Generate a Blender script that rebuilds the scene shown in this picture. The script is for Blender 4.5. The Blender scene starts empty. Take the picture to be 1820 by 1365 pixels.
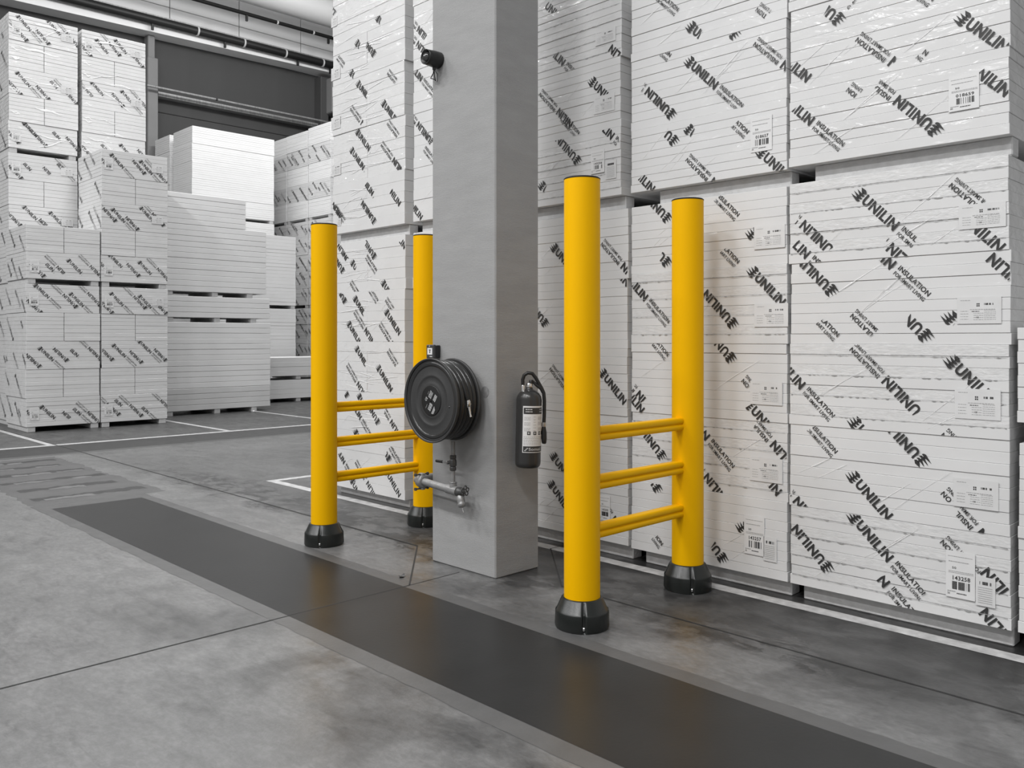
import bpy, bmesh, math, random
from mathutils import Vector, Matrix
random.seed(7)
PI = math.pi
SC = bpy.context.scene
COL = SC.collection

# ---------------------------------------------------------------- camera, world, lamps, exposure
cam_d = bpy.data.cameras.new('camera')
cam = bpy.data.objects.new('camera', cam_d)
COL.objects.link(cam)
cam_d.sensor_width = 36.0
cam_d.lens = 1518.0 / 1820.0 * 36.0
cam_d.shift_y = -80.0 / 1820.0
cam_d.clip_end = 200
cam.location = (0, 0, 1.5)
cam.rotation_euler = (PI / 2, 0, math.radians(45.6 - 90))
SC.camera = cam

world = bpy.data.worlds.new('hall_air')
SC.world = world
world.use_nodes = True
bg = world.node_tree.nodes['Background']
bg.inputs['Color'].default_value = (1, 1, 1, 1)
bg.inputs['Strength'].default_value = 0.44

def lamp(name, loc, sx, sy, power, rotz=0.0):
    d = bpy.data.lights.new(name, 'AREA')
    d.shape = 'RECTANGLE'
    d.size = sx
    d.size_y = sy
    d.energy = power
    o = bpy.data.objects.new(name, d)
    o.location = loc
    o.rotation_euler = (0, 0, rotz)
    COL.objects.link(o)
    return o
# rows of long high bay strip lamps under the roof
for (x, y, p) in ((-4.5, 7.4, 660), (-4.5, 14.0, 560), (-4.5, 1.6, 760), (-4.5, -4.0, 560), (-4.5, 20.0, 350),
                  (-11.0, 8.0, 680), (-11.0, 1.0, 660), (-11.0, 16.0, 400)):
    lamp('strip_lamp', (x, y, 12.9), 0.4, 3.0, p)
for (x, y, p) in ((6.0, 11.2, 640), (11.0, 14.6, 420)):
    lamp('strip_lamp', (x, y, 12.9), 3.0, 0.4, p)
# unseen all-round point lamps added to brighten the beam and back wall panels
for x, p in ((5.0, 170), (8.0, 260), (11.0, 330), (14.0, 330)):
    d = bpy.data.lights.new('wall_fill_lamp', 'POINT')
    d.energy = p
    d.shadow_soft_size = 0.5
    o = bpy.data.objects.new('wall_fill_lamp', d)
    o.location = (x, 18.6, 10.9)
    COL.objects.link(o)

SC.view_settings.view_transform = 'Standard'
SC.view_settings.look = 'None'
SC.view_settings.exposure = 0.0
SC.view_settings.gamma = 1.0
SC.view_settings.use_curve_mapping = False
try:
    SC.cycles.use_denoising = True
    SC.cycles.max_bounces = 8
except Exception:
    pass

# ---------------------------------------------------------------- materials
def mat(name, col, rough=0.6, metal=0.0, spec=0.5, noise=None, bump=None, coat=None, alpha=None):
    """col grey value or rgb; noise=(scale, amount, stretch xyz); bump=(scale, strength, stretch); coat=(weight, rough, bump scale, bump strength, stretch)"""
    m = bpy.data.materials.new(name)
    m.use_nodes = True
    nt = m.node_tree
    b = nt.nodes['Principled BSDF']
    if not isinstance(col, (tuple, list)):
        col = (col, col, col)
    b.inputs['Base Color'].default_value = (*col, 1)
    b.inputs['Roughness'].default_value = rough
    b.inputs['Metallic'].default_value = metal
    b.inputs['Specular IOR Level'].default_value = spec
    tc = nt.nodes.new('ShaderNodeTexCoord')
    gp = nt.nodes.new('ShaderNodeNewGeometry')
    def nz(scale, stretch, detail=4):
        mp = nt.nodes.new('ShaderNodeMapping')
        mp.inputs['Scale'].default_value = stretch
        nt.links.new(gp.outputs['Position'], mp.inputs['Vector'])
        n = nt.nodes.new('ShaderNodeTexNoise')
        n.inputs['Scale'].default_value = scale
        n.inputs['Detail'].default_value = detail
        nt.links.new(mp.outputs['Vector'], n.inputs['Vector'])
        return n
    if noise:
        n = nz(noise[0], noise[2] if len(noise) > 2 else (1, 1, 1))
        r = nt.nodes.new('ShaderNodeMapRange')
        r.inputs['From Min'].default_value = 0.25
        r.inputs['From Max'].default_value = 0.75
        r.inputs['To Min'].default_value = 1 - noise[1]
        r.inputs['To Max'].default_value = 1 + noise[1]
        nt.links.new(n.outputs['Fac'], r.inputs['Value'])
        mx = nt.nodes.new('ShaderNodeVectorMath')
        mx.operation = 'SCALE'
        mx.inputs[0].default_value = col
        nt.links.new(r.outputs['Result'], mx.inputs['Scale'])
        nt.links.new(mx.outputs['Vector'], b.inputs['Base Color'])
    if bump:
        n = nz(bump[0], bump[2] if len(bump) > 2 else (1, 1, 1))
        bp = nt.nodes.new('ShaderNodeBump')
        bp.inputs['Strength'].default_value = bump[1]
        bp.inputs['Distance'].default_value = 0.01
        nt.links.new(n.outputs['Fac'], bp.inputs['Height'])
        nt.links.new(bp.outputs['Normal'], b.inputs['Normal'])
    if coat:
        b.inputs['Coat Weight'].default_value = coat[0]
        b.inputs['Coat Roughness'].default_value = coat[1]
        n = nz(coat[2], coat[4], 3)
        n.inputs['Distortion'].default_value = 0.6
        bp = nt.nodes.new('ShaderNodeBump')
        bp.inputs['Strength'].default_value = coat[3]
        bp.inputs['Distance'].default_value = 0.03
        nt.links.new(n.outputs['Fac'], bp.inputs['Height'])
        nt.links.new(bp.outputs['Normal'], b.inputs['Coat Normal'])
    if alpha is not None:
        b.inputs['Alpha'].default_value = alpha
    return m

M = {}
M['board'] = mat('wrapped_board', 0.70, 0.62, noise=(3.0, 0.035, (1, 1, 2)), coat=(0.55, 0.16, 5.0, 0.55, (1, 1, 2.2)))
M['board_b'] = mat('wrapped_board_dull', 0.66, 0.66, noise=(3.0, 0.05, (1, 1, 3)), coat=(0.5, 0.2, 5.0, 0.5, (1, 1, 2)))
M['board_crimp'] = mat('crimped_board', 0.68, 0.6, noise=(9.0, 0.05, (1, 3, 3)), bump=(26.0, 0.30, (1, 1, 3.0)), coat=(0.5, 0.2, 9.0, 0.6, (1, 1.4, 3)))
M['board_film'] = mat('film_covered_board', 0.73, 0.6, noise=(2.0, 0.03), coat=(1.0, 0.09, 6.0, 1.0, (1, 0.8, 3.6)))
M['board_plain'] = mat('plain_white_board', 0.80, 0.65, noise=(2.0, 0.03, (1, 1, 3)))
M['bearer'] = mat('foam_bearer', 0.52, 0.85, noise=(20, 0.10), bump=(60, 0.3))
M['print'] = mat('black_film_print', 0.035, 0.45)
M['print_grey'] = mat('grey_small_print', 0.33, 0.5)
M['paper'] = mat('label_paper', 0.73, 0.5, noise=(12, 0.03))
M['paper_film'] = mat('label_under_film', 0.70, 0.35, noise=(14, 0.04), coat=(0.5, 0.15, 12, 0.5, (1, 1, 1)))
M['crimp'] = mat('crimp_grey', 0.34, 0.7)  # mid grey of the ragged line along crimped board joints
M['fold'] = mat('film_glint_white', 0.93, 0.22, spec=0.8, coat=(0.6, 0.05, 20, 0.5, (1, 1, 1)))  # film folds: near-white base colour stands in for specular glints
M['yellow'] = mat('yellow_polymer', (0.88, 0.47, 0.0), 0.42, spec=0.12, noise=(1.3, 0.035, (1, 1, 0.5)), bump=(90, 0.04))
M['black_rubber'] = mat('black_base_polymer', (0.012, 0.014, 0.013), 0.32, bump=(120, 0.08))
M['black'] = mat('black_plastic', 0.012, 0.4)
M['cap'] = mat('dark_cap', 0.012, 0.6, spec=0.2)
M['steel'] = mat('zinc_bolt', 0.55, 0.3, metal=0.9)
M['plug'] = mat('mortar_plug', 0.20, 0.8, noise=(30, 0.3))
M['leaf'] = mat('dry_leaf', 0.09, 0.7, noise=(60, 0.3))
M['pipe'] = mat('galvanised_pipe', 0.27, 0.42, metal=0.35, noise=(25, 0.18), bump=(80, 0.15))
M['fitting'] = mat('dark_iron_fitting', 0.07, 0.45, metal=0.3, noise=(40, 0.2))
M['reel'] = mat('grey_red_lacquer_reel', 0.045, 0.45, spec=0.35, noise=(5, 0.08))
M['hose'] = mat('rubber_hose', 0.022, 0.30)
M['chrome'] = mat('chrome_nozzle', 0.75, 0.2, metal=1.0)
M['white_ink'] = mat('white_ink', 0.55, 0.5)
M['ext_body'] = mat('extinguisher_lacquer', 0.030, 0.28)
M['grey_box'] = mat('grey_box', 0.05, 0.45)
M['lens'] = mat('dark_lens', 0.04, 0.08, spec=0.9)
M['shade'] = mat('painted_dark_strip', 0.029, 0.30, spec=0.13, noise=(3.0, 0.10), bump=(45, 0.03))
M['border'] = mat('painted_grey_border', 0.095, 0.42, noise=(7, 0.12), bump=(40, 0.1))
M['white_paint'] = mat('white_line_paint', 0.50, 0.45, noise=(16, 0.28), bump=(40, 0.1))
M['old_paint'] = mat('worn_grey_paint', 0.098, 0.5, noise=(4, 0.12))
M['old_paint_dark'] = mat('worn_dark_paint', 0.040, 0.5, noise=(8, 0.25))
M['old_paint_light'] = mat('bare_floor_patch', 0.15, 0.5, noise=(8, 0.15))
M['joint'] = mat('floor_joint_filler', 0.028, 0.8)
M['wall'] = mat('dark_precast_wall', 0.055, 0.75, noise=(0.9, 0.05, (3, 1, 0.4)))
M['wall_trim'] = mat('grey_wall_pier', 0.20, 0.7, noise=(1.5, 0.06))
M['beam'] = mat('pale_beam', 0.80, 0.6, noise=(0.8, 0.04))
M['panel'] = mat('pale_wall_panel', 0.78, 0.55, noise=(0.5, 0.04, (1, 1, 4)))
M['duct'] = mat('white_duct', 0.55, 0.45)
M['tray'] = mat('perforated_tray', 0.30, 0.5, metal=0.4, noise=(30, 0.35, (1, 1, 0.2)))
M['dark_pipe'] = mat('black_pipe', 0.008, 0.5)
M['ceiling'] = mat('pale_roof_deck', 0.55, 0.8)

# ---- floor and column: node built
def node_mat(name):
    m = bpy.data.materials.new(name)
    m.use_nodes = True
    return m, m.node_tree, m.node_tree.nodes['Principled BSDF']

def build_floor_mat():
    m, nt, b = node_mat('power_floated_concrete')
    gp = nt.nodes.new('ShaderNodeNewGeometry')
    sep = nt.nodes.new('ShaderNodeSeparateXYZ')
    nt.links.new(gp.outputs['Position'], sep.inputs[0])
    def noise(scale, detail=6, stretch=(1, 1, 1), dist=0.0, rough=0.55):
        mp = nt.nodes.new('ShaderNodeMapping')
        mp.inputs['Scale'].default_value = stretch
        nt.links.new(gp.outputs['Position'], mp.inputs['Vector'])
        n = nt.nodes.new('ShaderNodeTexNoise')
        n.inputs['Scale'].default_value = scale
        n.inputs['Detail'].default_value = detail
        n.inputs['Distortion'].default_value = dist
        n.inputs['Roughness'].default_value = rough
        nt.links.new(mp.outputs['Vector'], n.inputs['Vector'])
        return n.outputs['Fac']
    def ramp(v, a, c, t0=0.0, t1=1.0):
        r = nt.nodes.new('ShaderNodeMapRange')
        r.interpolation_type = 'SMOOTHSTEP'
        r.inputs['From Min'].default_value = a
        r.inputs['From Max'].default_value = c
        r.inputs['To Min'].default_value = t0
        r.inputs['To Max'].default_value = t1
        nt.links.new(v, r.inputs['Value'])
        return r.outputs['Result']
    def mth(op, a, c):
        n = nt.nodes.new('ShaderNodeMath')
        n.operation = op
        for i, v in enumerate((a, c)):
            if isinstance(v, (int, float)):
                n.inputs[i].default_value = v
            else:
                nt.links.new(v, n.inputs[i])
        return n.outputs[0]
    X, Y = sep.outputs['X'], sep.outputs['Y']
    w = noise(2.2, 5, (1, 1, 1), 0.3)
    Xw = mth('ADD', X, mth('MULTIPLY', mth('SUBTRACT', w, 0.5), 0.9))
    Yw = mth('ADD', Y, mth('MULTIPLY', mth('SUBTRACT', noise(1.1, 4), 0.5), 1.6))
    big = ramp(noise(0.55, 5, (1, 1, 1), 0.5), 0.35, 0.68)
    fine = ramp(noise(7.0, 8, (1, 0.6, 1), 0.4, 0.65), 0.3, 0.72)
    scratch = ramp(noise(9.0, 9, (1.0, 0.25, 1), 0.9, 0.75), 0.48, 0.70)
    speck = ramp(noise(38.0, 5, (1, 0.5, 1), 0.3, 0.7), 0.35, 0.7, 0.84, 1.12)
    base = mth('ADD', 0.138, mth('ADD', mth('MULTIPLY', big, 0.035), mth('MULTIPLY', fine, 0.035)))
    # tyre grime: the lane beyond the joint, and patches along the walkway edge
    lane = mth('MULTIPLY', ramp(Xw, 3.55, 4.0), ramp(Yw, 12.6, 6.0, 0.35, 1.0))
    near = mth('MULTIPLY', ramp(Yw, 4.6, 2.6), ramp(Xw, 3.25, 4.1))
    far = ramp(Y, 12.9, 13.3)
    edge = mth('MULTIPLY', mth('MULTIPLY', ramp(Xw, 1.35, 1.95), ramp(Yw, 5.6, 4.3)), ramp(noise(1.7, 6, (1, 1, 1), 0.8), 0.42, 0.6))
    joint = mth('MULTIPLY', mth('MULTIPLY', ramp(Xw, 3.6, 3.86), ramp(Xw, 4.5, 4.0)), mth('MULTIPLY', ramp(Y, 11.5, 8.0), ramp(fine, 0.3, 0.55)))
    dirt = mth('ADD', mth('MULTIPLY', lane, 0.42), mth('MULTIPLY', near, 0.22))
    dirt = mth('ADD', dirt, mth('MULTIPLY', far, 0.42))
    dirt = mth('ADD', dirt, mth('MULTIPLY', edge, 0.40))
    dirt = mth('ADD', dirt, mth('MULTIPLY', joint, 0.45))
    dirt = mth('ADD', dirt, mth('MULTIPLY', scratch, 0.24))
    dirt = mth('MINIMUM', dirt, 0.78)
    mottled = mth('MULTIPLY', dirt, ramp(noise(3.1, 7, (1, 0.7, 1), 0.7, 0.6), 0.25, 0.66, 0.72, 1.1))
    val = mth('MULTIPLY', mth('MULTIPLY', base, speck), mth('SUBTRACT', 1.0, mottled))
    cmb = nt.nodes.new('ShaderNodeCombineXYZ')
    for i in range(3):
        nt.links.new(val, cmb.inputs[i])
    nt.links.new(cmb.outputs[0], b.inputs['Base Color'])
    nt.links.new(ramp(fine, 0, 1, 0.30, 0.44), b.inputs['Roughness'])
    bp = nt.nodes.new('ShaderNodeBump')
    bp.inputs['Strength'].default_value = 0.08
    bp.inputs['Distance'].default_value = 0.01
    nt.links.new(noise(60, 4), bp.inputs['Height'])
    nt.links.new(bp.outputs['Normal'], b.inputs['Normal'])
    return m
M['floor'] = build_floor_mat()
M['concrete'] = mat('cast_column_concrete', 0.315, 0.72, noise=(7.0, 0.065, (0.5, 0.5, 2.2)), bump=(70.0, 0.20, (0.4, 0.4, 6.0)))

# ---------------------------------------------------------------- mesh helpers
class MB:
    """collects polygons, then links them as ONE mesh object"""
    def __init__(self):
        self.v, self.f, self.s = [], [], []
    def add(self, verts, faces, smooth=False):
        o = len(self.v)
        self.v += [tuple(p) for p in verts]
        self.f += [tuple(i + o for i in f) for f in faces]
        self.s += [smooth] * len(faces)
    def box(self, x0, x1, y0, y1, z0, z1, c=0.0):
        if c <= 0:
            vs = [(x, y, z) for x in (x0, x1) for y in (y0, y1) for z in (z0, z1)]
            self.add(vs, [(0, 1, 3, 2), (4, 6, 7, 5), (0, 4, 5, 1), (2, 3, 7, 6), (0, 2, 6, 4), (1, 5, 7, 3)])
            return
        # chamfered box: 24 corners
        X, Y, Z = (x0, x1), (y0, y1), (z0, z1)
        vs, ix = [], {}
        for i in (0, 1):
            for j in (0, 1):
                for k in (0, 1):
                    sx, sy, sz = (1 - 2 * i) * c, (1 - 2 * j) * c, (1 - 2 * k) * c
                    for a in range(3):
                        ix[i, j, k, a] = len(vs)
                        vs.append((X[i] + (sx if a != 0 else 0), Y[j] + (sy if a != 1 else 0), Z[k] + (sz if a != 2 else 0)))
        fs = []
        for i in (0, 1):
            q = [ix[i, 0, 0, 0], ix[i, 1, 0, 0], ix[i, 1, 1, 0], ix[i, 0, 1, 0]]
            fs.append(q if i else q[::-1])
            q = [ix[0, i, 0, 1], ix[1, i, 0, 1], ix[1, i, 1, 1], ix[0, i, 1, 1]]
            fs.append(q[::-1] if i else q)
            q = [ix[0, 0, i, 2], ix[1, 0, i, 2], ix[1, 1, i, 2], ix[0, 1, i, 2]]
            fs.append(q if i else q[::-1])
        for a in (0, 1):
            for d in (0, 1):
                fs.append([ix[0, a, d, 1], ix[1, a, d, 1], ix[1, a, d, 2], ix[0, a, d, 2]])
                fs.append([ix[a, 0, d, 0], ix[a, 1, d, 0], ix[a, 1, d, 2], ix[a, 0, d, 2]])
                fs.append([ix[a, d, 0, 0], ix[a, d, 1, 0], ix[a, d, 1, 1], ix[a, d, 0, 1]])
        for i in (0, 1):
            for j in (0, 1):
                for k in (0, 1):
                    fs.append([ix[i, j, k, 0], ix[i, j, k, 1], ix[i, j, k, 2]])
        self.add(vs, fs)
    def lathe(self, prof, origin=(0, 0, 0), axis='Z', n=32, smooth=True, cap=True, rfun=None):
        """prof: list of (radius, along)"""
        vs = []
        for r, h in prof:
            for k in range(n):
                t = 2 * PI * k / n
                rr = rfun(r, h, t) if rfun else r
                a, b = rr * math.cos(t), rr * math.sin(t)
                p = {'Z': (a, b, h), 'X': (h, a, b), 'Y': (b, h, a)}[axis]
                vs.append((origin[0] + p[0], origin[1] + p[1], origin[2] + p[2]))
        fs = []
        for i in range(len(prof) - 1):
            for k in range(n):
                k2 = (k + 1) % n
                fs.append((i * n + k, i * n + k2, (i + 1) * n + k2, (i + 1) * n + k))
        self.add(vs, fs, smooth)
        if cap:
            self.add(vs[:n], [tuple(range(n))[::-1]])
            self.add(vs[-n:], [tuple(range(n))])
    def tube(self, pts, r, n=10, smooth=True):
        pts = [Vector(p) for p in pts]
        rs = r if isinstance(r, (list, tuple)) else [r] * len(pts)
        vs = []
        ref = None
        for i, p in enumerate(pts):
            d = (pts[min(i + 1, len(pts) - 1)] - pts[max(i - 1, 0)]).normalized()
            if ref is None:
                ref = Vector((0, 0, 1)) if abs(d.z) < 0.9 else Vector((1, 0, 0))
            a = d.cross(ref)
            if a.length < 1e-4:
                a = d.cross(Vector((0.3, 1, 0.2)))
            a.normalize()
            b = d.cross(a).normalized()
            ref = -b if ref.dot(-b) > 0 else b
            ref = d.cross(a) * (-1)
            for k in range(n):
                t = 2 * PI * k / n
                vs.append(tuple(p + (a * math.cos(t) + b * math.sin(t)) * rs[i]))
        fs = [(i * n + k, i * n + (k + 1) % n, (i + 1) * n + (k + 1) % n, (i + 1) * n + k) for i in range(len(pts) - 1) for k in range(n)]
        self.add(vs, fs, smooth)
        self.add(vs[:n], [tuple(range(n))])
        self.add(vs[-n:], [tuple(range(n))[::-1]])
    def torus(self, centre, R, r, axis='X', n=48, m=12):
        vs = []
        for i in range(n):
            t = 2 * PI * i / n
            for j in range(m):
                u = 2 * PI * j / m
                q = R + r * math.cos(u)
                p = (r * math.sin(u), q * math.cos(t), q * math.sin(t)) if axis == 'X' else (q * math.cos(t), q * math.sin(t), r * math.sin(u))
                vs.append(tuple(centre[k] + p[k] for k in range(3)))
        fs = [(i * m + j, i * m + (j + 1) % m, ((i + 1) % n) * m + (j + 1) % m, ((i + 1) % n) * m + j) for i in range(n) for j in range(m)]
        self.add(vs, fs, True)
    def mesh(self, name, mt):
        me = bpy.data.meshes.new(name)
        me.from_pydata(self.v, [], self.f)
        bm = bmesh.new()
        bm.from_mesh(me)
        bmesh.ops.recalc_face_normals(bm, faces=bm.faces)
        bm.to_mesh(me)
        bm.free()
        me.polygons.foreach_set('use_smooth', self.s)
        for m in (mt if isinstance(mt, (list, tuple)) else [mt]):
            me.materials.append(m)
        me.update()
        return me
    def build(self, name, mt, parent=None, loc=(0, 0, 0), rot=0.0):
        return place(name, self.mesh(name, mt), parent, loc, rot)

def place(name, me, parent=None, loc=(0, 0, 0), rot=0.0):
    o = bpy.data.objects.new(name, me)
    COL.objects.link(o)
    o.location = loc
    if rot:
        o.rotation_euler = (0, 0, rot)
    if parent is not None:
        o.parent = parent
    return o

def thing(name, label, cat, loc=(0, 0, 0), rot=0.0, group=None):
    o = bpy.data.objects.new(name, None)
    o.empty_display_size = 0.1
    COL.objects.link(o)
    o.location = loc
    o.rotation_euler = (0, 0, rot)
    o['label'] = label
    o['category'] = cat
    if group:
        o['group'] = group
    return o

def structure(o, label=None):
    o['kind'] = 'structure'
    if label:
        o['label'] = label
    return o

# ---------------------------------------------------------------- lettering
_fonts = {}
def text_poly(body, x0, x1, z0, z1, bold=0.0, res=3):
    """flat lettering fitted in a box, as (verts, faces) in 2D"""
    key = (body, bold, res)
    if key not in _fonts:
        cu = bpy.data.curves.new('lettering', 'FONT')
        cu.body = body
        cu.size = 1.0
        cu.resolution_u = res
        cu.offset = bold
        cu.space_character = 1.0 + bold * 3.2
        cu.fill_mode = 'FRONT'
        ob = bpy.data.objects.new('lettering', cu)
        COL.objects.link(ob)
        dg = bpy.context.evaluated_depsgraph_get()
        me = ob.evaluated_get(dg).to_mesh()
        _fonts[key] = ([(v.co.x, v.co.y) for v in me.vertices], [tuple(p.vertices) for p in me.polygons])
        ob.evaluated_get(dg).to_mesh_clear()
        bpy.data.objects.remove(ob)
        bpy.data.curves.remove(cu)
    v, f = _fonts[key]
    ax, bx = min(p[0] for p in v), max(p[0] for p in v)
    az, bz = min(p[1] for p in v), max(p[1] for p in v)
    return [(x0 + (p[0] - ax) / (bx - ax) * (x1 - x0), z0 + (p[1] - az) / (bz - az) * (z1 - z0)) for p in v], f

def join2(parts):
    V, F = [], []
    for v, f in parts:
        o = len(V)
        V += v
        F += [tuple(i + o for i in q) for q in f]
    return V, F

def emblem():
    """four swept strokes running out to points on the left"""
    V, F = [], []
    strokes = [((-.048, -.024), (.002, -.037), (.013, -.033), (.019, -.023), (-.012, -.021)),
               ((-.046, -.004), (-.010, -.017), (.013, -.018), (.022, -.007), (-.008, -.005)),
               ((-.036, .014), (-.012, .001), (.013, -.001), (.023, .010), (-.004, .012)),
               ((-.024, .034), (-.008, .018), (.014, .016), (.022, .026), (.006, .037)),
               ((-.012, -.015), (-.008, -.024), (.003, -.024), (.004, -.014), (-.006, -.011)),
               ((-.009, .002), (-.006, -.007), (.004, -.007), (.004, .004), (-.003, .006)),
               ((-.005, .020), (-.002, .011), (.007, .011), (.006, .021), (.000, .023))]
    for q in strokes:
        o = len(V)
        V += list(q)
        F.append((o, o + 1, o + 2, o + 3, o + 4))
    return V, F

STR_HI = join2([emblem(), text_poly('UNILIN', .030, .270, -.029, .029, .034, 4),
                text_poly('INSULATION', .298, .512, .004, .031, .020, 3),
                text_poly('FOR SMART LIVING', .298, .512, -.030, -.009, .014, 2)])
STR_LO = join2([emblem(), text_poly('UNILIN', .030, .270, -.029, .029, .022, 1),
                text_poly('INSULATION', .298, .512, .004, .031, .016, 1),
                text_poly('FOR SMART LIVING', .298, .512, -.030, -.010, .0, 1)])
S2 = 2 ** -.5

def clip_print(string, E, kind, u0, u1, w, z0, z1):
    """one run of film print, cut where the film ends: 2D polygons on a face"""
    V, F = string
    bm = bmesh.new()
    vs = [bm.verts.new((x, y, 0)) for x, y in V]
    for f in F:
        try:
            bm.faces.new([vs[i] for i in f])
        except ValueError:
            pass
    def cut(p, n):
        bmesh.ops.bisect_plane(bm, geom=bm.verts[:] + bm.edges[:] + bm.faces[:], plane_co=p, plane_no=n, clear_outer=True)
    if u0 > -.045:
        cut((u0, 0, 0), (-1, 0.25, 0))
    if u1 < .515:
        cut((u1, 0, 0), (1, 0.2, 0))
    s = S2 if kind == 'N' else -S2
    bmesh.ops.transform(bm, matrix=Matrix(((s, s, 0, E[0]), (-s, s, 0, E[1]), (0, 0, 1, 0), (0, 0, 0, 1))), verts=bm.verts[:])
    cut((-w / 2, 0, 0), (-1, 0, 0))
    cut((w / 2, 0, 0), (1, 0, 0))
    cut((0, z0, 0), (0, -1, 0))
    cut((0, z1, 0), (0, 1, 0))
    bm.verts.index_update()
    out = ([(v.co.x, v.co.y) for v in bm.verts], [tuple(v.index for v in f.verts) for f in bm.faces])
    bm.free()
    return out

# ---------------------------------------------------------------- packs of insulation board
_cache = {}
def board_mesh(w, d, t, mk, c=0.0017):
    key = ('b', round(w, 4), round(d, 4), round(t, 5), mk)
    if key not in _cache:
        b = MB()
        thick = t > .1
        b.box(-w / 2, w / 2, 0, d, 0, t - (.003 if thick else .0008), .006 if thick else c)
        _cache[key] = b.mesh('board', M[mk])
    return _cache[key]

def joined_boards(w, d, h, nb, halves, mk, var):
    key = ('j', round(w, 3), round(d, 3), round(h, 4), nb, halves, mk, var)
    if key not in _cache:
        rg = random.Random(hash((nb, halves, var)) & 0xffff)
        b = MB()
        t = h / nb
        for i in range(nb):
            o = rg.uniform(-.003, .003)
            if halves:
                for sgn in (-1, 1):
                    x0, x1 = (-w / 2, -.004) if sgn < 0 else (.004, w / 2)
                    oo = o + rg.uniform(-.002, .002)
                    b.box(x0, x1, oo, d, i * t, i * t + t - .0015, .0032)
            else:
                b.box(-w / 2 + rg.uniform(0, .003), w / 2 - rg.uniform(0, .003), o, d, i * t, i * t + t - .0015, .0032)
        _cache[key] = b.mesh('boards', M[mk])
    return _cache[key]

def crimp_mesh(w, zs, seed):
    key = ('c', round(w, 3), tuple(round(z, 3) for z in zs), seed)
    if key not in _cache:
        rg = random.Random(seed)
        b = MB()
        for z in zs:
            n = 90
            top, bot = [], []
            for i in range(n + 1):
                x = -w / 2 + .01 + (w - .02) * i / n
                saw = ((i * 0.45 + rg.uniform(-.25, .25)) % 1.0)
                top.append((x, -.0052, z + .0006 + saw * .0035 * rg.random()))
                bot.append((x, -.0052, z - .0006 - (.006 * rg.random() if rg.random() < .22 else 0)))
            vs = top + bot
            b.add(vs, [(i, i + 1, n + 2 + i, n + 1 + i) for i in range(n)])
        _cache[key] = b.mesh('crimped_edge', M['crimp'])
    return _cache[key]

def fold_ribbon(b, x0, z0, x1, z1, width, off, seed, n=26):
    """a crumpled film fold proud of the face, whitened to paint its glint"""
    rg = random.Random(seed)
    rows = []
    ph = rg.uniform(0, 6)
    for i in range(n + 1):
        t = i / n
        x, z = x0 + (x1 - x0) * t, z0 + (z1 - z0) * t
        taper = math.sin(PI * min(max(t, .03), .97)) ** .5
        wz = width * taper * rg.uniform(.55, 1.2)
        z += (.012 * math.sin(t * 9 + ph) + rg.uniform(-.002, .002)) if width >= .012 else .005 * math.sin(t * 3 + ph)
        bul = (.0007 if width < .012 else .003) * taper + rg.uniform(0, .0006 if width < .012 else .003)
        rows.append(((x, off, z - wz / 2), (x, off - bul, z), (x, off, z + wz / 2)))
    vs = [p for r in rows for p in r]
    fs = []
    for i in range(n):
        a = i * 3
        fs += [(a, a + 3, a + 4, a + 1), (a + 1, a + 4, a + 5, a + 2)]
    b.add(vs, fs, True)

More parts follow.
